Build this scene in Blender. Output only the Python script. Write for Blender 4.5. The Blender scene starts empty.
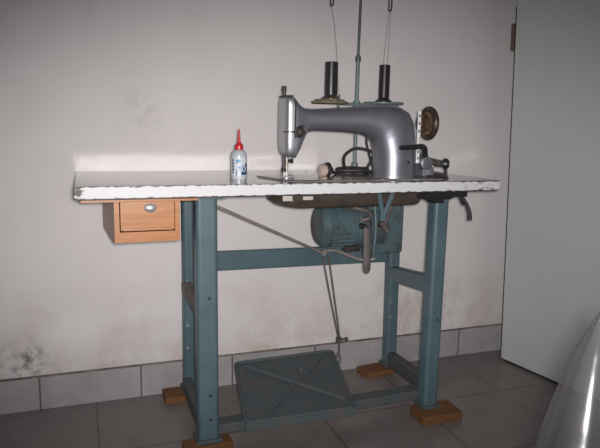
import bpy, bmesh, math, random
from mathutils import Vector, Matrix
random.seed(7)
S = bpy.context.scene
COL = S.collection
PI = math.pi
V = Vector

# ------------------------------------------------------------------ materials
def new_mat(name):
    m = bpy.data.materials.new(name); m.use_nodes = True
    nt = m.node_tree
    return m, nt, nt.nodes['Principled BSDF'], nt.nodes, nt.links

def inp(b, key, val):
    if key in b.inputs: b.inputs[key].default_value = val

def simple(name, rgb, rough=.5, metal=0., spec=.5, var=.0, scale=30., rgb2=None, lo=.45, hi=.6, bump=0., bscale=80., stretch=(1, 1, 1)):
    """Principled colour with an optional second colour in noise patches and a fine bump."""
    m, nt, b, N, L = new_mat(name)
    inp(b, 'Base Color', (*rgb, 1)); inp(b, 'Roughness', rough); inp(b, 'Metallic', metal); inp(b, 'Specular IOR Level', spec)
    tc = N.new('ShaderNodeTexCoord'); mp = N.new('ShaderNodeMapping'); mp.inputs['Scale'].default_value = stretch
    L.new(tc.outputs['Object'], mp.inputs['Vector'])
    if rgb2 is not None:
        n = N.new('ShaderNodeTexNoise'); n.inputs['Scale'].default_value = scale; n.inputs['Detail'].default_value = 6
        n.inputs['Roughness'].default_value = .65
        L.new(mp.outputs['Vector'], n.inputs['Vector'])
        r = N.new('ShaderNodeValToRGB')
        r.color_ramp.elements[0].position = lo; r.color_ramp.elements[0].color = (*rgb, 1)
        r.color_ramp.elements[1].position = hi; r.color_ramp.elements[1].color = (*rgb2, 1)
        L.new(n.outputs['Fac'], r.inputs['Fac']); L.new(r.outputs['Color'], b.inputs['Base Color'])
    if bump > 0:
        n2 = N.new('ShaderNodeTexNoise'); n2.inputs['Scale'].default_value = bscale; n2.inputs['Detail'].default_value = 4
        L.new(mp.outputs['Vector'], n2.inputs['Vector'])
        bp = N.new('ShaderNodeBump'); bp.inputs['Strength'].default_value = bump; bp.inputs['Distance'].default_value = .002
        L.new(n2.outputs['Fac'], bp.inputs['Height']); L.new(bp.outputs['Normal'], b.inputs['Normal'])
    return m

M = {}
TEAL = (.080, .128, .148)
M['teal'] = simple('teal_paint', TEAL, .42, 0, .45, rgb2=(.062, .10, .118), scale=9, lo=.4, hi=.7, bump=.15, bscale=60)
M['teal_dusty'] = simple('teal_dusty', (.068, .085, .092), .65, 0, .3, rgb2=(.10, .085, .078), scale=16, lo=.48, hi=.68, bump=.3, bscale=90)
M['teal_motor'] = simple('teal_motor', (.066, .105, .118), .5, 0, .4, rgb2=(.045, .042, .038), scale=13, lo=.46, hi=.64, bump=.2)
M['brown_dust'] = simple('brown_dusty_steel', (.24, .20, .19), .8, 0, .2, rgb2=(.16, .155, .16), scale=22, bump=.3)
M['dark_steel'] = simple('dark_greasy_steel', (.055, .045, .04), .5, .3, .4, rgb2=(.03, .025, .022), scale=25)
M['lever'] = simple('worn_grey_lever', (.13, .11, .11), .6, .2, .4, rgb2=(.09, .075, .07), scale=20)
M['pan'] = simple('oily_brown_pan', (.066, .049, .038), .45, 0, .5, rgb2=(.032, .025, .02), scale=12, lo=.4, hi=.65, stretch=(1, 1, 3))
M['pan_light'] = simple('bare_metal_patch', (.5, .46, .43), .5, .2, .4)
M['silver'] = simple('hammered_grey_enamel', (.30, .305, .355), .38, .74, .5, rgb2=(.255, .26, .305), scale=26, lo=.35, hi=.7, bump=.05, bscale=150)
M['face'] = simple('satin_face_plate', (.46, .47, .50), .40, .8, .5)
M['chrome'] = simple('chrome', (.62, .62, .64), .38, .75, .5)
M['nickel'] = simple('dull_nickel', (.42, .40, .38), .35, .9, .5, rgb2=(.2, .16, .13), scale=60)
M['rust'] = simple('rusty_brown', (.13, .07, .045), .6, .2, .4, rgb2=(.05, .032, .025), scale=40)
M['wheel'] = simple('handwheel_brown', (.05, .034, .029), .4, .3, .5, rgb2=(.18, .11, .07), scale=28, lo=.5, hi=.75)
M['wheel_face'] = simple('handwheel_worn_face', (.22, .17, .10), .5, .2, .5, rgb2=(.10, .05, .035), scale=30)
M['black'] = simple('black_plastic', (.018, .017, .018), .35, 0, .5)
M['rubber'] = simple('black_rubber', (.022, .02, .02), .6, 0, .4)
M['spool'] = simple('black_spool', (.022, .022, .026), .33, 0, .5)
M['spool_purple'] = simple('dark_plum_spool', (.020, .013, .018), .4, 0, .5)
M['olive'] = simple('olive_wood_disc', (.235, .21, .135), .6, 0, .3, rgb2=(.13, .115, .075), scale=30)
M['standgreen'] = simple('pale_teal_pole', (.15, .195, .195), .45, .1, .5, rgb2=(.11, .145, .145), scale=15)
M['standdark'] = simple('dull_green_rod', (.085, .105, .10), .45, .3, .5)
M['thread'] = simple('dark_thread', (.10, .09, .095), .8)
M['bottle'] = simple('milky_plastic', (.42, .45, .47), .3, 0, .5)
M['label'] = simple('paper_label', (.52, .56, .62), .4)
M['navy'] = simple('navy_ink', (.02, .05, .12), .4)
M['sky_ink'] = simple('blue_ink', (.07, .22, .38), .4)
M['red'] = simple('red_plastic', (.45, .02, .028), .3, 0, .5)
M['plug'] = simple('pinkish_plug', (.42, .33, .30), .55)
M['white'] = simple('white_chipped_metal', (.75, .75, .76), .4, 0, .5, rgb2=(.12, .10, .09), scale=60, lo=.62, hi=.66)
M['block'] = simple('wood_block', (.175, .085, .038), .75, 0, .2, rgb2=(.115, .052, .022), scale=8, lo=.35, hi=.7, stretch=(1, 6, 6), bump=.2)

def wood_mat():
    m, nt, b, N, L = new_mat('varnished_orange_wood')
    tc = N.new('ShaderNodeTexCoord'); mp = N.new('ShaderNodeMapping'); mp.inputs['Scale'].default_value = (2.2, 8, 22)
    n = N.new('ShaderNodeTexNoise'); n.inputs['Scale'].default_value = 5; n.inputs['Detail'].default_value = 5; n.inputs['Distortion'].default_value = .6
    r = N.new('ShaderNodeValToRGB')
    r.color_ramp.elements[0].position = .3; r.color_ramp.elements[0].color = (.42, .185, .07, 1)
    r.color_ramp.elements[1].position = .75; r.color_ramp.elements[1].color = (.32, .13, .047, 1)
    L.new(tc.outputs['Object'], mp.inputs['Vector']); L.new(mp.outputs['Vector'], n.inputs['Vector'])
    L.new(n.outputs['Fac'], r.inputs['Fac']); L.new(r.outputs['Color'], b.inputs['Base Color'])
    inp(b, 'Roughness', .4)
    return m
M['wood'] = wood_mat()

def edge_mat():
    """white paint on the table edge, chipped to dark board along its rims"""
    m, nt, b, N, L = new_mat('chipped_white_edge')
    tc = N.new('ShaderNodeTexCoord')
    n = N.new('ShaderNodeTexNoise'); n.inputs['Scale'].default_value = 70; n.inputs['Detail'].default_value = 7; n.inputs['Roughness'].default_value = .78
    mp = N.new('ShaderNodeMapping'); mp.inputs['Scale'].default_value = (.55, 1, 1.6)
    L.new(tc.outputs['Object'], mp.inputs['Vector']); L.new(mp.outputs['Vector'], n.inputs['Vector'])
    sx = N.new('ShaderNodeSeparateXYZ'); L.new(tc.outputs['Object'], sx.inputs['Vector'])
    # distance from mid-height of the edge (object z runs -.029..0)
    a = N.new('ShaderNodeMath'); a.operation = 'ADD'; a.inputs[1].default_value = .0145; L.new(sx.outputs['Z'], a.inputs[0])
    ab = N.new('ShaderNodeMath'); ab.operation = 'ABSOLUTE'; L.new(a.outputs[0], ab.inputs[0])
    mr = N.new('ShaderNodeMapRange'); mr.inputs['From Min'].default_value = .0105; mr.inputs['From Max'].default_value = .0150
    mr.inputs['To Min'].default_value = 0; mr.inputs['To Max'].default_value = .19
    L.new(ab.outputs[0], mr.inputs['Value'])
    # more wear towards the right end (x > .85)
    mx = N.new('ShaderNodeMapRange'); mx.inputs['From Min'].default_value = .75; mx.inputs['From Max'].default_value = 1.2
    mx.inputs['To Min'].default_value = .01; mx.inputs['To Max'].default_value = .085
    L.new(sx.outputs['X'], mx.inputs['Value'])
    ad = N.new('ShaderNodeMath'); ad.operation = 'ADD'; L.new(n.outputs['Fac'], ad.inputs[0]); L.new(mr.outputs[0], ad.inputs[1])
    ad2 = N.new('ShaderNodeMath'); ad2.operation = 'ADD'; L.new(ad.outputs[0], ad2.inputs[0]); L.new(mx.outputs[0], ad2.inputs[1])
    # rusty knocked corner at the left end
    d = N.new('ShaderNodeVectorMath'); d.operation = 'DISTANCE'; d.inputs[1].default_value = (.007, 0, -.014)
    L.new(tc.outputs['Object'], d.inputs[0])
    md = N.new('ShaderNodeMapRange'); md.inputs['From Min'].default_value = .004; md.inputs['From Max'].default_value = .02
    md.inputs['To Min'].default_value = .26; md.inputs['To Max'].default_value = 0
    L.new(d.outputs['Value'], md.inputs['Value'])
    ad3 = N.new('ShaderNodeMath'); ad3.operation = 'ADD'; L.new(ad2.outputs[0], ad3.inputs[0]); L.new(md.outputs[0], ad3.inputs[1])
    r = N.new('ShaderNodeValToRGB')
    e = r.color_ramp.elements
    e[0].position = .625; e[0].color = (.57, .57, .585, 1); e[1].position = .675; e[1].color = (.055, .045, .04, 1)
    k = e.new(.652); k.color = (.36, .34, .33, 1)
    L.new(ad3.outputs[0], r.inputs['Fac']); L.new(r.outputs['Color'], b.inputs['Base Color'])
    inp(b, 'Roughness', .5)
    return m
M['edge'] = edge_mat()

def top_mat():
    """worn, greyed and still shiny table top with long streaks along its length"""
    m, nt, b, N, L = new_mat('worn_glossy_tabletop')
    tc = N.new('ShaderNodeTexCoord'); mp = N.new('ShaderNodeMapping'); mp.inputs['Scale'].default_value = (1.2, 14, 1)
    n = N.new('ShaderNodeTexNoise'); n.inputs['Scale'].default_value = 4; n.inputs['Detail'].default_value = 6
    L.new(tc.outputs['Object'], mp.inputs['Vector']); L.new(mp.outputs['Vector'], n.inputs['Vector'])
    r = N.new('ShaderNodeValToRGB')
    r.color_ramp.elements[0].position = .3; r.color_ramp.elements[0].color = (.36, .335, .32, 1)
    r.color_ramp.elements[1].position = .7; r.color_ramp.elements[1].color = (.24, .215, .20, 1)
    L.new(n.outputs['Fac'], r.inputs['Fac']); L.new(r.outputs['Color'], b.inputs['Base Color'])
    inp(b, 'Roughness', .068); inp(b, 'Specular IOR Level', 1.0); inp(b, 'IOR', 1.8)
    mp2 = N.new('ShaderNodeMapping'); mp2.inputs['Scale'].default_value = (.25, 9, 1)
    n2 = N.new('ShaderNodeTexNoise'); n2.inputs['Scale'].default_value = 2.6; n2.inputs['Detail'].default_value = 1.5
    L.new(tc.outputs['Object'], mp2.inputs['Vector']); L.new(mp2.outputs['Vector'], n2.inputs['Vector'])
    bp = N.new('ShaderNodeBump'); bp.inputs['Strength'].default_value = .22; bp.inputs['Distance'].default_value = .002
    L.new(n2.outputs['Fac'], bp.inputs['Height']); L.new(bp.outputs['Normal'], b.inputs['Normal'])
    return m
M['top'] = top_mat()
M['bed'] = simple('oily_bed_plate', (.34, .305, .285), .16, .5, .6, rgb2=(.22, .195, .18), scale=20, stretch=(.5, 3, 1))

def wall_mat():
    m, nt, b, N, L = new_mat('stained_plaster')
    tc = N.new('ShaderNodeTexCoord')
    def noise(scale, detail=5, rough=.6, st=(1, 1, 1)):
        mp = N.new('ShaderNodeMapping'); mp.inputs['Scale'].default_value = st
        n = N.new('ShaderNodeTexNoise'); n.inputs['Scale'].default_value = scale; n.inputs['Detail'].default_value = detail; n.inputs['Roughness'].default_value = rough
        L.new(tc.outputs['Object'], mp.inputs['Vector']); L.new(mp.outputs['Vector'], n.inputs['Vector'])
        return n.outputs['Fac']
    def ramp(f, p0, c0, p1, c1):
        r = N.new('ShaderNodeValToRGB'); e = r.color_ramp.elements
        e[0].position = p0; e[0].color = c0; e[1].position = p1; e[1].color = c1
        L.new(f, r.inputs['Fac']); return r.outputs['Color']
    def math_(op, a, bb=None, clamp=False):
        k = N.new('ShaderNodeMath'); k.operation = op; k.use_clamp = clamp
        for i, q in enumerate((a, bb)):
            if q is None: continue
            if isinstance(q, (int, float)): k.inputs[i].default_value = q
            else: L.new(q, k.inputs[i])
        return k.outputs[0]
    def mix(f, c1, c2):
        k = N.new('ShaderNodeMixRGB')
        if isinstance(f, (int, float)): k.inputs[0].default_value = f
        else: L.new(f, k.inputs[0])
        for i, q in ((1, c1), (2, c2)):
            if isinstance(q, tuple): k.inputs[i].default_value = q
            else: L.new(q, k.inputs[i])
        return k.outputs[0]
    base = ramp(noise(2.2), .3, (.60, .570, .572, 1), .7, (.66, .628, .626, 1))
    sx = N.new('ShaderNodeSeparateXYZ'); L.new(tc.outputs['Object'], sx.inputs['Vector'])
    # yellowish grime along the lowest strip of plaster, patchy
    low = N.new('ShaderNodeMapRange'); low.inputs['From Min'].default_value = .09; low.inputs['From Max'].default_value = .42
    low.inputs['To Min'].default_value = 1; low.inputs['To Max'].default_value = 0; L.new(sx.outputs['Z'], low.inputs['Value'])
    g = math_('MULTIPLY', low.outputs[0], ramp(noise(5.5, 7, .7), .42, (0, 0, 0, 1), .66, (1, 1, 1, 1)))
    c = mix(math_('MULTIPLY', g, .7), base, (.42, .33, .255, 1))
    # general soft grey smudges
    c = mix(math_('MULTIPLY', ramp(noise(7, 6, .7), .60, (0, 0, 0, 1), .75, (1, 1, 1, 1)), .22), c, (.36, .32, .31, 1))
    # mould patch low down at the left
    def blob(p, r0, r1):
        d = N.new('ShaderNodeVectorMath'); d.operation = 'DISTANCE'; d.inputs[1].default_value = p
        L.new(tc.outputs['Object'], d.inputs[0])
        k = N.new('ShaderNodeMapRange'); k.inputs['From Min'].default_value = r0; k.inputs['From Max'].default_value = r1
        k.inputs['To Min'].default_value = 1; k.inputs['To Max'].default_value = 0
        L.new(d.outputs['Value'], k.inputs['Value']); return k.outputs[0]
    spots = ramp(noise(26, 8, .75), .46, (0, 0, 0, 1), .58, (1, 1, 1, 1))
    c = mix(math_('MULTIPLY', math_('MULTIPLY', blob((-.19, 0, .130), .0, .13), spots), .6), c, (.13, .11, .10, 1))
    c = mix(math_('MULTIPLY', math_('MULTIPLY', blob((-.145, 0, .170), .0, .055), spots), .85), c, (.09, .075, .065, 1))
    c = mix(math_('MULTIPLY', blob((-.02, 0, .24), .04, .12), .6), c, (.70, .67, .66, 1))
    c = mix(math_('MULTIPLY', math_('MULTIPLY', blob((.20, 0, .93), .0, .10), spots), .28), c, (.25, .22, .21, 1))
    c = mix(math_('MULTIPLY', math_('MULTIPLY', blob((1.25, 0, .16), .03, .30), spots), .45), c, (.32, .27, .23, 1))
    L.new(c, b.inputs['Base Color']); inp(b, 'Roughness', .8); inp(b, 'Specular IOR Level', .15)
    bp = N.new('ShaderNodeBump'); bp.inputs['Strength'].default_value = .25; bp.inputs['Distance'].default_value = .004
    L.new(noise(14, 6, .6), bp.inputs['Height']); L.new(bp.outputs['Normal'], b.inputs['Normal'])
    return m
M['wall'] = wall_mat()

def tile_mat(name, off, bw, rh, c1, c2, grout, gw, rough, vertical=False):
    m, nt, b, N, L = new_mat(name)
    tc = N.new('ShaderNodeTexCoord'); mp = N.new('ShaderNodeMapping'); mp.inputs['Location'].default_value = off
    if vertical: mp.inputs['Rotation'].default_value = (PI / 2, 0, 0)
    L.new(tc.outputs['Object'], mp.inputs['Vector'])
    br = N.new('ShaderNodeTexBrick'); br.offset = 0; br.squash = 1
    br.inputs['Scale'].default_value = 1; br.inputs['Brick Width'].default_value = bw; br.inputs['Row Height'].default_value = rh
    br.inputs['Mortar Size'].default_value = gw; br.inputs['Mortar Smooth'].default_value = .2
    br.inputs['Color1'].default_value = c1; br.inputs['Color2'].default_value = c2; br.inputs['Mortar'].default_value = grout
    L.new(mp.outputs['Vector'], br.inputs['Vector'])
    n = N.new('ShaderNodeTexNoise'); n.inputs['Scale'].default_value = 9; n.inputs['Detail'].default_value = 6; n.inputs['Roughness'].default_value = .65
    L.new(tc.outputs['Object'], n.inputs['Vector'])
    r = N.new('ShaderNodeValToRGB'); r.color_ramp.elements[0].position = .3; r.color_ramp.elements[0].color = (.78, .76, .75, 1)
    r.color_ramp.elements[1].position = .75; r.color_ramp.elements[1].color = (1.1, 1.08, 1.06, 1)
    L.new(n.outputs['Fac'], r.inputs['Fac'])
    mx = N.new('ShaderNodeMixRGB'); mx.blend_type = 'MULTIPLY'; mx.inputs[0].default_value = 1
    L.new(br.outputs['Color'], mx.inputs[1]); L.new(r.outputs['Color'], mx.inputs[2])
    L.new(mx.outputs[0], b.inputs['Base Color']); inp(b, 'Roughness', rough); inp(b, 'Specular IOR Level', .4)
    bp = N.new('ShaderNodeBump'); bp.inputs['Strength'].default_value = .4; bp.inputs['Distance'].default_value = .003; bp.invert = True
    L.new(br.outputs['Fac'], bp.inputs['Height']); L.new(bp.outputs['Normal'], b.inputs['Normal'])
    return m
M['floor'] = tile_mat('floor_tiles', (-.036, -.136, 0), .334, .334, (.20, .180, .176, 1), (.188, .17, .166, 1), (.115, .098, .094, 1), .003, .34)
M['skirt'] = tile_mat('skirting_tiles', (.131, 0, 0), .311, 1.0, (.36, .35, .365, 1), (.34, .33, .345, 1), (.13, .115, .11, 1), .003, .4)
M['grout'] = simple('dark_grout', (.11, .09, .08), .9, rgb2=(.22, .19, .17), scale=10)
M['door'] = simple('off_white_door_paint', (.49, .51, .50), .5, 0, .35, rgb2=(.46, .48, .47), scale=3, lo=.35, hi=.7)
M['hinge'] = simple('brown_hinge', (.12, .08, .06), .6)

def film_mat():
    m, nt, b, N, L = new_mat('clear_plastic_film')
    out = N['Material Output']; N.remove(b)
    tr = N.new('ShaderNodeBsdfTransparent'); tr.inputs['Color'].default_value = (.76, .755, .765, 1)
    gl = N.new('ShaderNodeBsdfGlossy'); gl.inputs['Roughness'].default_value = .24; gl.inputs['Color'].default_value = (.9, .9, .92, 1)
    df = N.new('ShaderNodeBsdfDiffuse'); df.inputs['Color'].default_value = (.35, .34, .36, 1)
    lw = N.new('ShaderNodeLayerWeight'); lw.inputs['Blend'].default_value = .30
    a = N.new('ShaderNodeMixShader'); a.inputs[0].default_value = .08
    L.new(tr.outputs[0], a.inputs[1]); L.new(df.outputs[0], a.inputs[2])
    mr = N.new('ShaderNodeMapRange'); mr.inputs['To Min'].default_value = .05; mr.inputs['To Max'].default_value = .55
    L.new(lw.outputs['Fresnel'], mr.inputs['Value'])
    c = N.new('ShaderNodeMixShader'); L.new(mr.outputs[0], c.inputs[0]); L.new(a.outputs[0], c.inputs[1]); L.new(gl.outputs[0], c.inputs[2])
    L.new(c.outputs[0], out.inputs['Surface'])
    return m
M['film'] = film_mat()

# ------------------------------------------------------------------ mesh helpers
class MB:
    def __init__(s): s.bm = bmesh.new()
    def box(s, x0, x1, y0, y1, z0, z1, bev=0, seg=2):
        r = bmesh.ops.create_cube(s.bm, size=1)
        for v in r['verts']:
            v.co = V(((x0 + x1) / 2 + v.co.x * (x1 - x0), (y0 + y1) / 2 + v.co.y * (y1 - y0), (z0 + z1) / 2 + v.co.z * (z1 - z0)))
        if bev:
            es = list({e for v in r['verts'] for e in v.link_edges})
            bmesh.ops.bevel(s.bm, geom=es, offset=bev, segments=seg, affect='EDGES', profile=.6)
        return s
    def ring(s, pts): return [s.bm.verts.new(p) for p in pts]
    def skin(s, rings, cap=True, closed=True):
        for a, b in zip(rings, rings[1:]):
            n = len(a)
            for i in range(n if closed else n - 1):
                j = (i + 1) % n
                s.bm.faces.new((a[i], a[j], b[j], b[i]))
        if cap:
            s.bm.faces.new(list(reversed(rings[0]))); s.bm.faces.new(rings[-1])
        return s
    def bar(s, p0, p1, w, h, up=(0, 0, 1), r=0.0, n=3):
        """beam of rounded rectangular section w (sideways) x h (along up)"""
        p0, p1 = V(p0), V(p1); d = (p1 - p0).normalized(); side = d.cross(V(up)).normalized(); u = side.cross(d).normalized()
        prof = []
        r = max(min(r, w / 2 - 1e-5, h / 2 - 1e-5), 0)
        if r > 0:
            for cx, cy, a0 in ((1, 1, 0), (-1, 1, 90), (-1, -1, 180), (1, -1, 270)):
                for k in range(n + 1):
                    a = math.radians(a0 + 90 * k / n)
                    prof.append((cx * (w / 2 - r) + r * math.cos(a), cy * (h / 2 - r) + r * math.sin(a)))
        else: prof = [(w / 2, h / 2), (-w / 2, h / 2), (-w / 2, -h / 2), (w / 2, -h / 2)]
        s.skin([s.ring([p + side * a + u * b for a, b in prof]) for p in (p0, p1)])
        return s
    def tube(s, pts, r, n=10, cap=True, smooth_n=0):
        P = [V(p) for p in pts]
        if smooth_n:
            Q = []
            for i in range(len(P) - 1):
                a = P[max(i - 1, 0)]; b = P[i]; c = P[i + 1]; d = P[min(i + 2, len(P) - 1)]
                for k in range(smooth_n):
                    t = k / smooth_n
                    Q.append(.5 * (2 * b + (c - a) * t + (2 * a - 5 * b + 4 * c - d) * t * t + (3 * b - a - 3 * c + d) * t ** 3))
            P = Q + [P[-1]]
        rr = r if isinstance(r, (list, tuple)) else [r] * len(P)
        if len(rr) != len(P): rr = [rr[0] + (rr[-1] - rr[0]) * i / (len(P) - 1) for i in range(len(P))]
        t0 = (P[1] - P[0]).normalized(); ref = V((0, 0, 1)) if abs(t0.z) < .9 else V((1, 0, 0))
        nrm = t0.cross(ref).normalized(); rings = []
        for i, p in enumerate(P):
            t = (P[min(i + 1, len(P) - 1)] - P[max(i - 1, 0)]).normalized()
            nrm = (nrm - t * nrm.dot(t)).normalized(); bi = t.cross(nrm)
            rings.append(s.ring([p + (nrm * math.cos(2 * PI * k / n) + bi * math.sin(2 * PI * k / n)) * rr[i] for k in range(n)]))
        return s.skin(rings, cap)
    def lathe(s, prof, loc=(0, 0, 0), axis=(0, 0, 1), n=24, cap=True):
        q = V((0, 0, 1)).rotation_difference(V(axis)); loc = V(loc)
        rings = [s.ring([loc + q @ V((max(r, 1e-4) * math.cos(2 * PI * k / n), max(r, 1e-4) * math.sin(2 * PI * k / n), z)) for k in range(n)]) for r, z in prof]
        return s.skin(rings, cap)
    def torus(s, loc, axis, R, r, n=32, m=10):
        q = V((0, 0, 1)).rotation_difference(V(axis)); loc = V(loc)
        rings = []
        for i in range(n):
            a = 2 * PI * i / n
            rings.append(s.ring([loc + q @ V(((R + r * math.cos(2 * PI * k / m)) * math.cos(a), (R + r * math.cos(2 * PI * k / m)) * math.sin(a), r * math.sin(2 * PI * k / m))) for k in range(m)]))
        return s.skin(rings + [rings[0]], cap=False)
    def prism(s, poly, z0, z1):
        """extrude a polygon given in x,y between two heights"""
        return s.skin([s.ring([(x, y, z0) for x, y in poly]), s.ring([(x, y, z1) for x, y in poly])])
    def build(s, name, mat, parent=None, smooth=True, origin=None, angle=35):
        bmesh.ops.recalc_face_normals(s.bm, faces=s.bm.faces)
        if origin is not None: bmesh.ops.translate(s.bm, verts=s.bm.verts, vec=-V(origin))
        me = bpy.data.meshes.new(name); 
        if smooth:
            for f in s.bm.faces: f.smooth = True
            for e in s.bm.edges:
                if len(e.link_faces) == 2 and e.calc_face_angle(0) > math.radians(angle): e.smooth = False
        s.bm.to_mesh(me); s.bm.free()
        o = bpy.data.objects.new(name, me); COL.objects.link(o)
        me.materials.append(M[mat] if isinstance(mat, str) else mat)
        if smooth:
            wn = o.modifiers.new('weighted', 'WEIGHTED_NORMAL'); wn.keep_sharp = True; wn.weight = 100
        if origin is not None: o.location = origin
        if parent is not None:
            o.parent = parent
            base = V((0, 0, 0)); q = parent
            while q is not None: base += q.location; q = q.parent
            o.location = (V(origin) if origin is not None else V((0, 0, 0))) - base
        return o

def empty(name, loc):
    o = bpy.data.objects.new(name, None); o.location = loc; o.empty_display_size = .05; COL.objects.link(o); return o
def tag(o, label, cat, group=None):
    o['label'] = label; o['category'] = cat
    if group: o['group'] = group
    return o
def struct(o, label=None):
    o['kind'] = 'structure'
    if label: o['label'] = label
    return o

# ------------------------------------------------------------------ the setting
H = .755          # table top height
YW = .472         # plane of the back wall
struct(MB().box(-2.2, 3.0, YW, YW + .12, -.0, 2.6).build('wall_back', 'wall', origin=(0, YW, 0)))
struct(MB().box(-2.2, 3.0, -2.6, YW + .12, -.06, 0).build('floor', 'floor'))
sk = struct(MB().box(-2.2, 3.0, YW - .008, YW, 0, .107, .0015).build('baseboard_back', 'skirt'))
MB().box(-2.2, 3.0, YW - .0085, YW, .107, .1115).build('grout_line', 'grout', sk)
# open door leaf at the right, leaning a touch at its top
d0 = V((1.562, .369, 0)); dd = V((.167, -.986, 0)).normalized(); nn = V((.986, .167, 0))
lean = V((-.050, 0, 0))
def leaf(z0, z1, a, b, t0, t1):
    m = MB()
    rings = []
    for z in (z0, z1):
        o = lean * (z / 1.35)
        rings.append(m.ring([d0 + dd * a + nn * t0 + o + V((0, 0, z)), d0 + dd * b + nn * t0 + o + V((0, 0, z)), d0 + dd * b + nn * t1 + o + V((0, 0, z)), d0 + dd * a + nn * t1 + o + V((0, 0, z))]))
    m.skin(rings); return m
door = struct(leaf(.010, 2.05, 0, .86, 0, .035).build('door_1', 'door', smooth=False))
leaf(1.19, 1.285, -.018, -.004, -.004, .02).build('hinge', 'hinge', door, smooth=False)
leaf(.012, 1.345, -.004, 0.0, .0, .03).build('edge_shadow_strip', 'rubber', door, smooth=False)  # black strip standing in for the flash shadow line along the leaf's edge
leaf(.0, .010, .01, .85, .004, .03).build('bottom_gap_shade', 'rubber', door, smooth=False)  # black filler imitating the shade in the floor gap under the leaf

# ------------------------------------------------------------------ sewing table
T = tag(empty('sewing_table', (.6, .235, 0)), 'teal steel framed sewing table with chipped white top, drawer and floor treadle', 'table')
top = MB().box(0.0, 1.2, .006, .465, H - .029, H, .002).build('tabletop', 'top', T, origin=(0, 0, H))
MB().box(-.0015, 1.2015, .0, .006, H - .029, H + .0004, .0012).build('edge_strip', 'edge', top, origin=(0, 0, H))
MB().box(.004, 1.196, .012, .458, H - .033, H - .029).build('underside', 'dark_steel', top)

# legs: channel posts with rounded outer face
def leg(p0, p1, w, dpt):
    m = MB()
    m.bar(p0, p1, w, dpt, up=(0, 1, 0), r=.012, n=4)
    return m
LEGS = {'fl': ((.324, .070, .030), (.322, .075, .722), .058, .05), 'fr': ((1.030, .062, .030), (1.040, .075, .722), .050, .05),
        'bl': ((.338, .425, .024), (.338, .418, .722), .050, .045), 'br': ((1.083, .415, .022), (1.072, .41, .722), .045, .045)}
for k, (a, b, w, dp) in LEGS.items():
    o = leg(a, b, w, dp).build('leg', 'teal', T)
    f = MB(); x, y, z = a
    f.box(x - w * .62, x + w * .62, y - dp * .62, y + dp * .62, z, z + .012, .003)
    f.build('foot', 'teal_dusty', o)
    # bolt heads / adjustment holes in the front face
    A, B = V(a), V(b)
    for t in ((.10, .20, .60) if k == 'fl' else (.42,) if k == 'fr' else (.22, .33, .54) if k == 'bl' else (.28, .36, .47)):
        p = A.lerp(B, t) + V((.004 if k[0] == 'f' else -.012, -dp / 2, 0))
        MB().lathe([(.0035, -.001), (.0045, 0), (.0035, .0018)], p, (0, -1, 0), 10).build('bolt', 'dark_steel' if k[0] == 'f' else 'chrome', o)
    p = B
    MB().box(p.x - .05, p.x + .05, p.y - .03, p.y + .03, .714, .7225, .002).build('bracket', 'teal', o)

# rails
MB().bar((.338, .425, .46), (1.072, .425, .452), .022, .066, r=.006).build('crossbar', 'teal', T)
MB().bar((.311, .085, .404), (.324, .41, .384), .03, .036, r=.005).build('side_rail', 'brown_dust', T)
MB().bar((1.037, .08, .425), (1.075, .41, .378), .032, .056, r=.006).build('side_rail', 'teal', T)
MB().bar((.312, .08, .080), (.324, .41, .050), .03, .048, r=.005).build('side_rail', 'teal_dusty', T)
MB().bar((1.031, .08, .095), (1.083, .41, .050), .034, .054, r=.006).build('side_rail', 'teal_dusty', T)
MB().bar((.316, .090, .052), (1.04, .110, .058), .050, .030, r=.004).build('treadle_rail', 'teal_dusty', T)

# treadle: tilted embossed plate with a rolled rim, X ribs and slots
tf0, tf1 = V((.424, .034, .079)), V((.758, .028, .079))
tb0, tb1 = V((.470, .335, .132)), V((.818, .345, .132))
def tp(u, v, off=0):
    n = (tf1 - tf0).cross(tb0 - tf0).normalized()
    return tf0.lerp(tf1, u).lerp(tb0.lerp(tb1, u), v) + n * off
def quad_slab(m, q, t):
    n = (q[1] - q[0]).cross(q[3] - q[0]).normalized()
    m.skin([m.ring([p - n * t for p in q]), m.ring(q)])
m = MB()
cor = []
for cu, cv, a0 in ((.95, .95, 0), (.05, .95, 90), (.05, .05, 180), (.95, .05, 270)):
    for k in range(5):
        a = math.radians(a0 + 22.5 * k); cor.append(tp(cu + .05 * math.cos(a), cv + .05 * math.sin(a)))
n_ = (tf1 - tf0).cross(tb0 - tf0).normalized()
m.skin([m.ring([p - n_ * .008 for p in cor]), m.ring(cor)])
tread = m.build('treadle', 'teal_dusty', T)
m = MB(); m.tube([p + n_ * .001 for p in cor] + [cor[0] + n_ * .001], .0055, 8, cap=False); m.build('rim', 'teal_dusty', tread)
m = MB()
m.bar(tp(.10, .90, .004), tp(.95, .14, .004), .016, .010, up=n_, r=.003); m.build('rib', 'teal_dusty', tread)
m = MB(); m.bar(tp(.22, .12, .003), tp(.86, .90, .003), .014, .008, up=n_, r=.003); m.build('rib', 'teal_dusty', tread)
m = MB()
for i in range(13):
    for j in range(11):
        u = .07 + i * .072; v = .09 + j * .082
        if abs((u - .10) / .85 + (v - .90) / .76) < .07: continue
        if abs((u - .22) / .64 - (v - .12) / .78) < .07: continue
        p = tp(u, v, .0005); e1 = (tf1 - tf0).normalized(); e2 = (tb0 - tf0).normalized()
        sgn = 1 if (i + j) % 2 else -1
        m.bar(p - (e1 + e2 * sgn) * .006, p + (e1 + e2 * sgn) * .006, .003, .0025, up=n_)
o = m.build('tread_pattern', 'teal_dusty', tread, smooth=False); o['kind'] = 'stuff'
for u, v in ((.62, .70), (.85, .82), (.52, .36)):
    MB().lathe([(.006, 0), (.006, .003), (.003, .005)], tp(u, v), n_, 12).build('rivet', 'nickel', tread)
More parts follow.
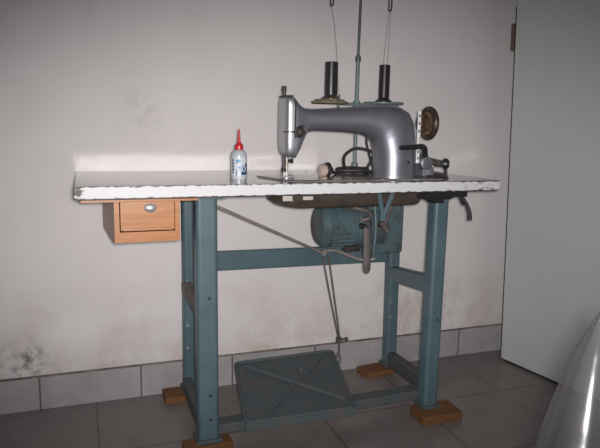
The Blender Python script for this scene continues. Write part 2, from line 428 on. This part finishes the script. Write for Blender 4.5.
m = MB(); quad_slab(m, [tp(.0, .0), tp(1, .0), tp(1, .0) + V((0, -.002, -.022)), tp(0, .0) + V((0, -.002, -.022))], .004)
m.build('front_skirt', 'teal_dusty', tread, smooth=False)
m = MB(); m.bar(tp(.06, .42, -.028), tp(.94, .42, -.028), .02, .02, r=.009); 
for u in (.08, .92): m.bar(tp(u, .42, -.03), tp(u, .42, -.006), .02, .025, up=(0, 1, 0))
m.build('pivot_shaft', 'rust', tread)

# pitman: two thin rods from the lever down to the treadle corner, clamp and hook
m = MB()
m.tube([(.772, .350, .492), (.800, .352, .36), (.842, .355, .185), (.848, .352, .155)], .0032, 8, smooth_n=4)
m.tube([(.792, .346, .488), (.812, .347, .38), (.846, .350, .185), (.849, .350, .155)], .0032, 8, smooth_n=4)
pit = m.build('pitman_rod', 'lever', T)
m = MB(); m.box(.838, .856, .34, .362, .158, .176, .002); m.lathe([(.004, 0), (.004, .014), (.007, .014), (.007, .022)], (.856, .35, .168), (1, 0, 0), 10)
m.build('clamp', 'lever', pit)
m = MB(); m.tube([(.847, .35, .160), (.846, .348, .12), (.850, .345, .098), (.842, .340, .083), (.828, .338, .092), (.832, .338, .112), (.843, .344, .125)], .0042, 8, smooth_n=5)
m.build('hook', 'lever', pit)
m = MB(); m.bar((.335, .115, .697), (.765, .325, .488), .007, .0085, r=.003)
m.lathe([(.010, -.008), (.010, .008)], (.768, .33, .488), (0, 1, 0), 12); m.build('treadle_lever_rod', 'brown_dust', T)
m = MB(); m.tube([(.768, .33, .49), (.80, .30, .50), (.845, .20, .488), (.885, .18, .494)], .0055, 8, smooth_n=4); m.build('link_rod', 'brown_dust', T)

# drawer cabinet hung under the left end
m = MB()
def slab4(m, p): m.skin([m.ring(p[:4]), m.ring(p[4:])])
fx0, fx1, fz0, fz1 = .087, .2445, .616, .722
bx0, bx1, bz0 = .073, .2445, .600
yf, yb = .006, .34; w = .012
slab4(m, [(fx0, yf, fz0), (fx0 + w, yf, fz0), (fx0 + w, yf, fz1), (fx0, yf, fz1), (bx0, yb, bz0), (bx0 + w, yb, bz0), (bx0 + w, yb, fz1), (bx0, yb, fz1)])
slab4(m, [(fx1 - w, yf, fz0), (fx1, yf, fz0), (fx1, yf, fz1), (fx1 - w, yf, fz1), (bx1 - w, yb, bz0), (bx1, yb, bz0), (bx1, yb, fz1), (bx1 - w, yb, fz1)])
slab4(m, [(fx0 + w, yf, fz0), (fx1 - w, yf, fz0), (fx1 - w, yf, fz0 + .026), (fx0 + w, yf, fz0 + .026), (bx0 + w, yb, bz0), (bx1 - w, yb, bz0), (bx1 - w, yb, bz0 + .016), (bx0 + w, yb, bz0 + .016)])
m.box(fx0 + w, fx1 - w, yb - .012, yb, bz0 + .016, fz1)
cab = m.build('drawer_box', 'wood', T, smooth=False)
m = MB(); m.box(.012, .292, .004, .33, .7165, .722, .0008); m.build('mounting_board', 'wood', cab)
m = MB(); m.box(.101, .231, .002, .012, .646, .7165, .002)
m.box(.106, .226, -.006, .002, .6465, .652, .0015)   # lip along the lower edge of the drawer front
m.build('drawer_front', 'wood', cab)
m = MB(); m.box(.104, .228, .012, .29, .646, .650); m.box(.104, .110, .012, .29, .645, .70); m.box(.222, .228, .012, .29, .645, .70); m.build('drawer_tray', 'wood', cab)
m = MB(); m.lathe([(.006, 0), (.006, .006), (.012, .009), (.0155, .014), (.0145, .019), (.009, .022), (.001, .023)], (.171, .002, .703), (0, -1, 0), 20)
for v in m.bm.verts: v.co.z = .703 + (v.co.z - .703) * .72
m.build('knob', 'chrome', cab)

# oil pan below the machine cut-out
m = MB()
def stad(x0, x1, y0, y1, n=8):
    r = (y1 - y0) / 2; c = (y0 + y1) / 2; P = []
    for k in range(n + 1):
        a = -PI / 2 + PI * k / n; P.append((x1 - r * .45 + r * .45 * math.cos(a), c + r * math.sin(a)))
    for k in range(n + 1):
        a = PI / 2 + PI * k / n; P.append((x0 + r * .45 + r * .45 * math.cos(a), c + r * math.sin(a)))
    return P
rings = []
for z, g in ((.722, .0), (.702, .0), (.688, .004), (.678, .018), (.674, .034)):
    rings.append(m.ring([(x, y, z + (.003 if z < .72 else 0)) for x, y in stad(.523 + g, 1.003 - g * .5, .065 + g * .4, .255 - g * .4)]))
m.skin(rings)
pan = m.build('oil_pan', 'pan', T)
m = MB(); m.box(.536, .580, .066, .074, .700, .716, .002); m.build('metal_plate', 'pan_light', pan)
m = MB(); m.box(.594, .624, .0625, .070, .702, .713, .002); m.build('metal_plate', 'pan_light', pan)
# knee-lift fork in teal under the front edge
m = MB(); m.bar((.820, .045, .722), (.842, .06, .652), .013, .006, up=(0, 1, 0), r=.002); m.bar((.866, .045, .722), (.846, .06, .652), .013, .006, up=(0, 1, 0), r=.002)
m.bar((.844, .06, .664), (.844, .062, .636), .018, .01, r=.003); m.build('fork_bracket', 'teal', T)
# switch box and cable hanging at the right
m = MB(); m.box(.955, 1.045, .012, .075, .700, .722, .003); m.box(1.03, 1.10, .015, .06, .706, .722, .003); m.box(.985, 1.02, .016, .06, .689, .701, .003)
for i in range(5): m.lathe([(.005, 0), (.005, .006)], (.965 + i * .02, .012, .710), (0, -1, 0), 8)
sw = m.build('switch_box', 'black', T)
m = MB(); m.tube([(1.070, .03, .716), (1.086, .028, .706), (1.105, .025, .683), (1.116, .022, .656), (1.118, .022, .634)], [.0040, .0075], 8, smooth_n=5)
m.tube([(1.078, .03, .716), (1.088, .03, .695), (1.098, .03, .68)], .0035, 8, smooth_n=3); m.build('cable', 'rubber', sw)

# ------------------------------------------------------------------ clutch motor hanging below the top
MO = tag(empty('clutch_motor', (.84, .26, .50)), 'dusty teal electric motor hanging below the tabletop behind the brown oil pan', 'motor')
m = MB()
ax = V((1, 0, 0)); c = V((.716, .265, .592))
m.lathe([(.050, 0), (.058, .003), (.071, .020), (.071, .026), (.066, .028), (.066, .044), (.073, .046), (.073, .115), (.070, .122), (.073, .126), (.073, .154), (.06, .164)], c, ax, 36)
mot = m.build('motor_housing', 'teal_motor', MO)
m = MB()
for i in range(11):
    a = math.radians(95 + i * 15)
    m.bar(c + V((.035, -.072 * math.sin(a), .072 * math.cos(a))), c + V((.110, -.072 * math.sin(a), .072 * math.cos(a))), .005, .005)
m.build('cooling_fin', 'teal_motor', mot, smooth=False)
m = MB(); m.box(.700, .83, .225, .30, .655, .664, .002); m.box(.72, .74, .235, .29, .655, .7225); m.box(.80, .82, .235, .29, .655, .7225); m.box(.97, 1.0, .235, .29, .655, .7225); m.box(.82, 1.005, .235, .29, .652, .662); m.build('mounting_bracket', 'teal_motor', MO)
m = MB(); m.lathe([(.055, 0), (.064, .006), (.064, .06), (.05, .07), (.03, .072), (.03, .10)], V((.878, .265, .585)), ax, 32); m.box(.885, 1.015, .235, .285, .495, .655, .008)
m.build('clutch_housing', 'teal_motor', MO)
m = MB(); m.box(.800, .850, .215, .25, .512, .530, .004); m.build('foot_plate', 'dark_steel', MO)
# clutch lever, drawn grey and worn
m = MB(); m.tube([(.838, .15, .600), (.838, .15, .595), (.843, .15, .468), (.843, .15, .456)], [.009, .012, .0125, .006], 14)
for v in m.bm.verts: v.co.y = .15 + (v.co.y - .15) * .5
m.build('clutch_lever', 'lever', MO)
m = MB(); m.tube([(.790, .19, .655), (.80, .16, .66), (.84, .15, .65), (.852, .16, .63), (.83, .17, .62)], .006, 8, smooth_n=4)
m.bar((.90, .16, .60), (.93, .17, .665), .014, .01, r=.003); m.bar((.885, .155, .615), (.91, .155, .585), .022, .014, r=.004); m.build('linkage', 'lever', MO)
m = MB(); m.tube([(.866, .16, .668), (.868, .15, .60), (.862, .15, .505)], .0052, 8, smooth_n=3); m.build('control_rod', 'teal_motor', MO)
m = MB(); m.bar((.836, .152, .60), (.84, .25, .60), .016, .016, r=.004); m.build('pivot_pin', 'dark_steel', MO)
m = MB(); m.bar((.905, .16, .60), (.905, .25, .60), .014, .014, r=.004); m.build('pivot_pin', 'dark_steel', MO)

# ------------------------------------------------------------------ wooden blocks under the feet
def block(x, y, w, d, h, rot, label):
    m = MB(); m.box(-w / 2, w / 2, -d / 2, d / 2, 0, h, .003)
    o = m.build('wooden_block', 'block'); o.location = (x, y, 0); o.rotation_euler.z = rot
    return tag(o, label, 'block', 'wooden blocks under the table feet')
block(.322, .060, .135, .052, .0298, .05, 'brown wooden block under the front foot on the drawer side, cut by the photo edge')
block(1.048, .035, .140, .088, .0298, -.03, 'brown wooden block under the right front foot, nearest the door')
block(1.025, .405, .125, .078, .0218, .12, 'brown wooden block under the right back foot beside the skirting tiles')
block(.298, .415, .102, .080, .0238, .02, 'brown wooden block under the left back foot beside the skirting tiles')

# ------------------------------------------------------------------ sewing machine
SM = tag(empty('sewing_machine', (.78, .15, H)), 'grey metal industrial sewing machine head mounted on the worn white table', 'sewing machine')
YM = .15
# body: head, arm and pillar as one lofted surface; each row is outer point, inner point (x,z), half depth, roundness
sec = [((.566, .972), (.566, .842), .034, 6), ((.570, .983), (.570, .826), .040, 7), ((.584, .984), (.590, .816), .042, 7), ((.594, .974), (.603, .838), .041, 5),
       ((.606, .963), (.617, .868), .039, 3.6), ((.620, .956), (.628, .887), .038, 3), ((.645, .955), (.648, .892), .038, 2.4), ((.70, .958), (.70, .891), .038, 2.2), ((.76, .963), (.755, .889), .040, 2.2),
       ((.825, .969), (.802, .885), .045, 2.2), ((.885, .972), (.835, .874), .051, 2.2), ((.928, .967), (.848, .857), .056, 2.2), ((.956, .953), (.853, .838), .060, 2.2),
       ((.972, .925), (.856, .820), .062, 2.2), ((.980, .885), (.857, .80), .063, 2.1), ((.983, .835), (.857, .785), .0635, 2.1), ((.984, .785), (.857, .770), .064, 2.1), ((.984, .758), (.857, .758), .064, 2.1)]
m = MB(); rings = []; NS = 32
for (o_, i_, hy, ex) in sec:
    O, I = V((o_[0], YM, o_[1])), V((i_[0], YM, i_[1])); c = (O + I) / 2; h = (O - I) / 2
    R = []
    for k in range(NS):
        a = 2 * PI * k / NS; ca, sa = math.cos(a), math.sin(a)
        R.append(c + h * (math.copysign(abs(ca) ** (2 / ex), ca)) + V((0, hy, 0)) * (math.copysign(abs(sa) ** (2 / ex), sa)))
    rings.append(m.ring(R))
m.skin(rings)
body = m.build('machine_body', 'silver', SM, angle=50)
m = MB()
rings = []
for x, z0, z1, hy in ((.5565, .846, .966, .026), (.558, .833, .979, .034), (.562, .823, .986, .040), (.568, .818, .988, .0435), (.578, .818, .987, .0435), (.5785, .822, .983, .040)):
    c = V((x, YM, (z0 + z1) / 2)); R = []
    for k in range(NS):
        a = 2 * PI * k / NS; ca, sa = math.cos(a), math.sin(a); ez = 9 if ca > 0 else 5
        R.append(c + V((0, hy * math.copysign(abs(sa) ** (2 / 5), sa), (z1 - z0) / 2 * math.copysign(abs(ca) ** (2 / ez), ca))))
    rings.append(m.ring(R))
m.skin(rings)
fp = m.build('face_plate', 'face', SM, angle=50)
m = MB(); m.box(.580, .5845, .1045, .12, .872, .974, .0008); m.build('slot', 'black', fp)
m = MB(); m.box(.558, .580, .112, .186, .986, .9895, .0015); m.build('top_cap', 'dark_steel', SM)
m = MB(); m.lathe([(.005, .988), (.005, 1.0), (.0065, 1.0), (.0065, 1.014), (.004, 1.016)], (.563, YM, 0), n=14); m.build('pressure_screw', 'dark_steel', SM)
m = MB(); m.lathe([(.014, 0), (.016, .003), (.016, .006), (.006, .008), (.006, .013), (.011, .014), (.012, .018), (.010, .025), (.004, .027)], (.594, .110, .889), (0, -1, 0), 22)
td = m.build('tension_dial', 'dark_steel', SM)
m = MB(); m.tube([(.551, .115, .889), (.566, .105, .889), (.594, .098, .889)], .0018, 8); m.tube([(.592, .1, .905), (.609, .106, .905)], .0022, 8); m.build('take_up_spring', 'dark_steel', td)
# needle bar, presser bar, foot
m = MB(); m.tube([(.574, YM, .822), (.574, YM, .776)], .0042, 12); nb = m.build('needle_bar', 'nickel', SM)
m = MB(); m.tube([(.574, YM, .778), (.574, YM, .762)], [.002, .001], 8); m.build('needle', 'chrome', nb)
m = MB(); m.lathe([(.004, 0), (.004, .006), (.0065, .007), (.0065, .014)], (.577, YM - .002, .806), (1, 0, 0), 12); m.build('clamp_screw', 'black', nb)
m = MB(); m.tube([(.567, YM + .01, .822), (.567, YM + .01, .768)], .003, 10); m.bar((.567, YM + .008, .785), (.567, YM + .008, .776), .012, .01, up=(0, 1, 0))
m.build('presser_bar', 'dark_steel', SM)
m = MB(); m.box(.560, .592, YM - .018, YM + .012, .760, .7635, .001); m.box(.566, .578, YM + .002, YM + .012, .7635, .774, .001); m.build('presser_foot', 'chrome', SM)
# flush bed plate with slide plate at the left
m = MB(); m.prism([(.585, .058), (1.04, .058), (1.045, .07), (1.045, .238), (1.04, .25), (.585, .25)], H, H + .003); bed = m.build('bed_plate', 'bed', SM, smooth=False)
m = MB(); m.prism([(.506, .205), (.512, .19), (.545, .080), (.560, .058), (.584, .058), (.584, .25), (.520, .25), (.508, .235)], H, H + .003); m.build('slide_plate', 'bed', SM, smooth=False)
m = MB(); m.tube([(.506, .205, H + .003), (.545, .080, H + .003), (.560, .058, H + .003), (1.04, .058, H + .003)], .0011, 6); m.build('plate_seam', 'black', SM)
m = MB(); m.lathe([(.02, 0), (.02, .0008)], (.574, YM, H + .003), n=24); m.build('needle_plate', 'chrome', SM)
# collar round the foot of the pillar, hole, arm cover
m = MB(); m.lathe([(.004, -.003), (.004, .0005)], (.935, .0868, .805), (0, -1, 0), 12); m.build('oil_hole', 'black', SM)
m = MB(); m.tube([(.731, YM, .958), (.731, YM, .990), (.733, YM, .998)], [.0032, .0018], 8); m.lathe([(.006, 0), (.006, .004)], (.731, YM, .957), n=10); m.build('thread_guide_pin', 'dark_steel', SM)
# hand wheel at the right end
m = MB(); hc = V((1.036, YM, .921))
m.torus(hc, (1, 0, 0), .0425, .0098, 40, 12)
wh = m.build('hand_wheel', 'wheel', SM)
m = MB(); m.lathe([(.012, -.008), (.035, -.006), (.038, -.002), (.038, .006), (.012, .008)], hc, (1, 0, 0), 32); m.build('web', 'wheel_face', wh)
m = MB(); m.lathe([(.012, -.034), (.014, -.03), (.029, -.028), (.029, -.016), (.020, -.012), (.017, .012), (.009, .014)], hc, (1, 0, 0), 24); m.build('hub', 'rust', wh)
# white guard strip beside the wheel
m = MB(); m.box(.981, .991, .120, .124, .880, .957, .001); m.box(.981, .991, .120, .124, .800, .846, .001); m.box(.983, .989, .122, .126, .84, .885)
gd = m.build('belt_guard', 'white', SM)
for z in (.943, .92, .897, .835, .815): MB().box(.9838, .9885, .1192, .121, z - .004, z + .004).build('guard_slot', 'black', gd, smooth=False)
# stitch / reverse lever: dark bar curling round the pillar
m = MB(); m.tube([(.897, .073, .848), (.94, .073, .850), (.968, .077, .852), (.988, .088, .846), (.998, .10, .824)], [.007, .0095], 10, smooth_n=5); m.build('reverse_lever', 'black', SM)
m = MB(); m.box(1.0, 1.020, .11, .19, .758, .83, .008); m.lathe([(.02, 0), (.02, .02), (.012, .024)], (1.008, .12, .800), (0, -1, 0), 16); m.box(1.016, 1.034, .10, .16, .758, .792, .006)
m.build('end_bracket', 'silver', SM)
m = MB(); m.tube([(1.02, .12, .806), (1.055, .12, .800), (1.075, .12, .797)], [.013, .010], 14); m.lathe([(.006, 0), (.006, .012)], (1.04, .12, .79), (0, 0, 1), 10)
bw = m.build('bobbin_winder', 'nickel', SM)
m = MB(); m.lathe([(.010, 0), (.0165, .003), (.0165, .014), (.010, .02)], (1.076, .12, .798), (.8, -.6, 0), 18); m.build('winder_wheel', 'black', bw)
m = MB(); m.tube([(1.083, .115, .80), (1.087, .114, .758)], .0045, 8); m.torus((1.045, .11, .762), (0, 0, 1), .028, .004, 28, 8); m.box(1.02, 1.085, .095, .13, .755, .760, .002); m.build('winder_base', 'black', bw)

# ------------------------------------------------------------------ thread stand
TS = tag(empty('thread_stand', (.905, .405, H)), 'tall teal thread stand with two spool trays behind the sewing machine', 'thread stand')
px, py = .908, .405
m = MB(); m.tube([(px, py, H), (px, py, 1.135)], .0068, 14); pole = m.build('pole', 'standgreen', TS)
m = MB(); m.lathe([(.03, 0), (.03, .004), (.012, .006), (.012, .026), (.008, .03)], (px, py, H), n=18); m.build('pole_base', 'standgreen', TS)
m = MB(); m.lathe([(.0095, 0), (.0095, .016), (.006, .02)], (px, py, 1.122), n=14); m.build('collar', 'standdark', TS)
m = MB(); m.tube([(px, py, 1.13), (px + .004, py, 1.42)], .0045, 12); m.build('upper_rod', 'standdark', TS)
m = MB(); m.bar((.855, py, .981), (1.06, py, .981), .040, .009, r=.002); m.lathe([(.012, 0), (.012, .02)], (px, py, .972), n=14); m.build('spool_arm', 'standgreen', TS)
m = MB(); m.lathe([(.058, -.004), (.062, -.002), (.062, .004), (.052, .006), (.050, .011)], (.808, py, .983), n=32); t1 = m.build('spool_tray', 'olive', TS); t1['label'] = 'olive wooden tray'
m = MB(); m.lathe([(.068, 0), (.070, .002), (.070, .006), (.066, .008)], (1.010, py, .983), n=32); t2 = m.build('spool_tray', 'standgreen', TS); t2['label'] = 'teal metal tray'
for q in (.812, 1.010):
    m = MB(); m.tube([(q, py, .985), (q, py, 1.05)], .004, 8); m.build('spool_pin', 'nickel', TS)
m = MB(); m.bar((.795, py, 1.42), (1.035, py, 1.42), .012, .006, r=.002); gb = m.build('guide_arm', 'standdark', TS)
for q in (.806, 1.020):
    m = MB()
    m.tube([(q - .004, py, 1.42), (q - .004, py, 1.305), (q, py - .002, 1.295), (q + .006, py, 1.302), (q + .006, py, 1.34)], .0025, 8, smooth_n=4)
    m.build('thread_hook', 'dark_steel', gb)

# ------------------------------------------------------------------ the two spools
def spool(x, z0, z1, r, mat, base, label, shrink):
    e = tag(empty('thread_spool', (x, py, z0)), label, 'spool', 'spools on the thread stand')
    m = MB(); m.lathe([(r * .92, z0 + .012), (r, z0 + .018), (r * .98, z1 - .002), (r * .90, z1), (r * .55, z1), (r * .5, z1 - .004)], (x, py, 0), n=28); m.build('tube', mat, e)
    m = MB(); m.lathe([(r * shrink, z0), (r * shrink, z0 + .003), (r * 1.02, z0 + .012), (r * .9, z0 + .014)], (x, py, 0), n=28); m.build('flange', base, e)
    return e
s1 = spool(.812, .9942, 1.116, .0225, 'spool', 'wheel', 'black thread spool on the olive tray, left of the teal pole', 1.5)
s2 = spool(1.010, .9912, 1.116, .0190, 'spool_purple', 'spool_purple', 'black thread spool on the teal tray, right of the teal pole', 1.55)
m = MB(); m.tube([(.806, py, 1.294), (.812, .39, 1.21), (.828, .33, 1.10), (.731, YM, .994)][:1] + [(.805, .372, 1.226), (.795, .33, 1.158), (.762, .235, 1.055), (.732, YM, .993)], .0005, 5); m.build('thread', 'thread', s1)
m = MB(); m.tube([(1.018, py, 1.295), (1.008, py, 1.19), (1.004, py, 1.116)], .0005, 5); m.tube([(1.024, py, 1.295), (1.021, py, 1.19), (1.019, py, 1.116)], .0005, 5); m.build('thread', 'thread', s2)

# ------------------------------------------------------------------ oil bottle
BX, BY = .437, .167
B = tag(empty('oil_bottle', (BX, BY, H)), 'small white oil bottle with a blue label and red nozzle on the tabletop', 'bottle')
m = MB(); m.lathe([(.021, 0), (.0225, .003), (.0225, .063), (.021, .071), (.0165, .078), (.0095, .082), (.0095, .086)], (BX, BY, H), n=32); m.build('bottle_body', 'bottle', B)
m = MB(); m.lathe([(.0115, 0), (.012, .002), (.012, .012), (.0095, .016), (.006, .019)], (BX, BY, H + .0815), n=24); m.build('cap', 'red', B)
m = MB(); m.lathe([(.0062, 0), (.0045, .008), (.0028, .035), (.0016, .040)], (BX, BY, H + .0985), n=14); m.build('nozzle', 'red', B)
def wrap(m, a0, a1, z0, z1, r, n=8):
    """patch on the bottle; angles in degrees from straight towards -y, positive to the right"""
    z0, z1, r = z0 * .86, z1 * .86, r + .0015
    A = [m.bm.verts.new((BX + r * math.sin(math.radians(a0 + (a1 - a0) * k / n)), BY - r * math.cos(math.radians(a0 + (a1 - a0) * k / n)), H + z0)) for k in range(n + 1)]
    C = [m.bm.verts.new((v.co.x, v.co.y, H + z1)) for v in A]
    for k in range(n): m.bm.faces.new((A[k], A[k + 1], C[k + 1], C[k]))
m = MB(); wrap(m, -105, 85, .012, .070, .0212, 24); m.build('label', 'label', B)
m = MB()
for i, (z, h_) in enumerate(((.062, .006), (.052, .007), (.042, .006), (.032, .007), (.022, .005))):    # the worn column of letters
    wrap(m, -72, -52, z - h_ / 2, z + h_ / 2 - .001, .0214)
    wrap(m, -66 + 4 * (i % 2), -58 + 4 * (i % 2), z - h_ / 2 - .0015, z + h_ / 2, .0215)
wrap(m, 2, 55, .014, .026, .0214); wrap(m, 18, 58, .026, .040, .0214); wrap(m, 34, 60, .040, .052, .0214); wrap(m, -36, -26, .014, .03, .0214)
m.build('printed_lettering', 'navy', B)
m = MB()
wrap(m, -34, -4, .052, .064, .0214); wrap(m, 8, 30, .040, .046, .0214); wrap(m, -20, 0, .030, .042, .0214); wrap(m, 2, 18, .028, .040, .0214); m.build('printed_blue_patch', 'sky_ink', B)
m = MB()
def loop(m, a, z, ra, rz):
    P = []
    for k in range(17):
        t = 2 * PI * k / 16; an = math.radians(a + ra * math.cos(t)); P.append((BX + .0233 * math.sin(an), BY - .0233 * math.cos(an), H + z * .86 + rz * math.sin(t)))
    m.tube(P, .0009, 6)
loop(m, -12, .044, 15, .009); loop(m, -14, .024, 14, .009); loop(m, 22, .034, 12, .008); m.build('printed_loops', 'white', B)

# ------------------------------------------------------------------ power cord coiled behind the arm
P = tag(empty('power_cord', (.82, .27, H)), 'black coiled power cord with a pinkish plug lying on the table behind the arm', 'cord')
m = MB(); zc = H + .006
pts = [(.722, .20, H + .022), (.740, .21, H + .014), (.765, .24, H + .008), (.80, .28, zc), (.86, .30, zc), (.89, .27, zc), (.86, .235, zc + .008), (.80, .25, zc + .008), (.79, .285, zc + .01), (.85, .31, zc + .012), (.895, .28, zc + .01),
       (.86, .25, zc + .014), (.815, .26, zc + .012), (.815, .29, zc + .03), (.825, .30, zc + .055), (.86, .30, zc + .075), (.90, .29, zc + .070), (.918, .285, zc + .058), (.905, .28, zc + .03), (.890, .28, zc + .004), (.91, .29, zc), (.935, .31, zc)]
m.tube(pts, .0052, 8, smooth_n=7); m.build('cord', 'rubber', P)
m = MB(); m.tube([(.935, .31, zc), (.90, .30, zc + .09), (.902, .30, zc + .14)], .004, 8, smooth_n=4); m.build('loose_end', 'rubber', P)
m = MB(); m.lathe([(.012, 0), (.018, .004), (.019, .014), (.016, .022), (.010, .026)], (.692, .192, H + .020), (1, .1, 0), 20); m.build('plug', 'plug', P)
m = MB(); m.lathe([(.0205, 0), (.0215, .002), (.0215, .009), (.019, .011), (.007, .012), (.006, .022)], (.715, .195, H + .0222), (1, .1, 0), 20); m.build('plug_collar', 'black', P)

# ------------------------------------------------------------------ clear plastic cover close to the camera, lower right
apex = V((.5765, -.991, .708)); adir = V((-.027, -.017, -.160)).normalized()
sd = adir.cross(V((0, 1, 0))).normalized(); sd2 = adir.cross(sd)
L_ = apex.z / -adir.z
m = MB(); rings = []; n = 96; K = 90
PR = [(0, .001), (.006, .005), (.0197, .0093 + .002), (.051, .0235), (.089, .034), (.124, .042), (.162, .0495), (.25, .062), (.40, .074), (L_, .085)]
for j in range(K + 1):
    d = L_ * (j / K) ** 1.6
    for (a0, r0_), (a1, r1_) in zip(PR, PR[1:]):
        if a0 <= d <= a1 + 1e-9: r = r0_ + (r1_ - r0_) * (d - a0) / (a1 - a0)
    R = []
    for k in range(n):
        a = 2 * PI * k / n
        q = 1 + .020 * math.sin(5 * a + .6) + .007 * math.sin(13 * a + d * 14) + .004 * math.sin(d * 210 + 2 * a)
        R.append(apex + adir * d + (sd * math.cos(a) + sd2 * math.sin(a)) * r * q)
    rings.append(m.ring(R))
for a, b in zip(rings, rings[1:]):
    for i in range(n): m.bm.faces.new((a[i], a[(i + 1) % n], b[(i + 1) % n], b[i]))
m.bm.faces.new(rings[0])
for v in rings[-1]: v.co.z = 0
tag(m.build('plastic_cover', 'film', angle=80), 'clear tapering plastic cover with a shiny streak in the bottom right foreground', 'cover')

# ------------------------------------------------------------------ camera
f_, yaw, pit, rol = 604.95, -.3512, .1639, .0198
C = V((.0124, -1.5028, .9114))
fw = V((-math.sin(yaw) * math.cos(pit), math.cos(yaw) * math.cos(pit), -math.sin(pit)))
r0 = V((math.cos(yaw), math.sin(yaw), 0)); u0 = r0.cross(fw)
r1 = r0 * math.cos(rol) + u0 * math.sin(rol); u1 = u0 * math.cos(rol) - r0 * math.sin(rol)
cam = bpy.data.cameras.new('camera'); co = bpy.data.objects.new('camera', cam); COL.objects.link(co)
Mx = Matrix.Identity(4)
for i, v in enumerate((r1, u1, -fw)):
    for j in range(3): Mx[j][i] = v[j]
for j in range(3): Mx[j][3] = C[j]
co.matrix_world = Mx
cam.sensor_fit = 'HORIZONTAL'; cam.sensor_width = 36; cam.lens = f_ / 600 * 36; cam.clip_start = .02
S.camera = co

# ------------------------------------------------------------------ light: the camera's own flash in a dim room
fl = bpy.data.lights.new('camera_flash', 'SPOT'); fl.energy = 138; fl.color = (1, .965, .95)
fl.spot_size = math.radians(92); fl.spot_blend = 1.0; fl.shadow_soft_size = .028
fo = bpy.data.objects.new('camera_flash', fl); COL.objects.link(fo)
fm = Mx.copy(); p = C + r1 * .018 + u1 * .010 - fw * .0
for j in range(3): fm[j][3] = p[j]
fo.matrix_world = fm @ Matrix.Rotation(math.radians(-.6), 4, 'X') @ Matrix.Diagonal((1, .60, 1, 1))
w = bpy.data.worlds.new('room'); S.world = w; w.use_nodes = True
w.node_tree.nodes['Background'].inputs[0].default_value = (.90, .95, 1.0, 1); w.node_tree.nodes['Background'].inputs[1].default_value = .05

vs = S.view_settings
vs.view_transform = 'Standard'; vs.look = 'None'; vs.gamma = 1; vs.use_curve_mapping = False; vs.exposure = 0
S.cycles.use_denoising = True
S.cycles.caustics_reflective = True
S.cycles.blur_glossy = 0
S.cycles.sample_clamp_indirect = 0
S.cycles.use_guiding = True
S.cycles.use_surface_guiding = True
S.cycles.surface_guiding_probability = .7
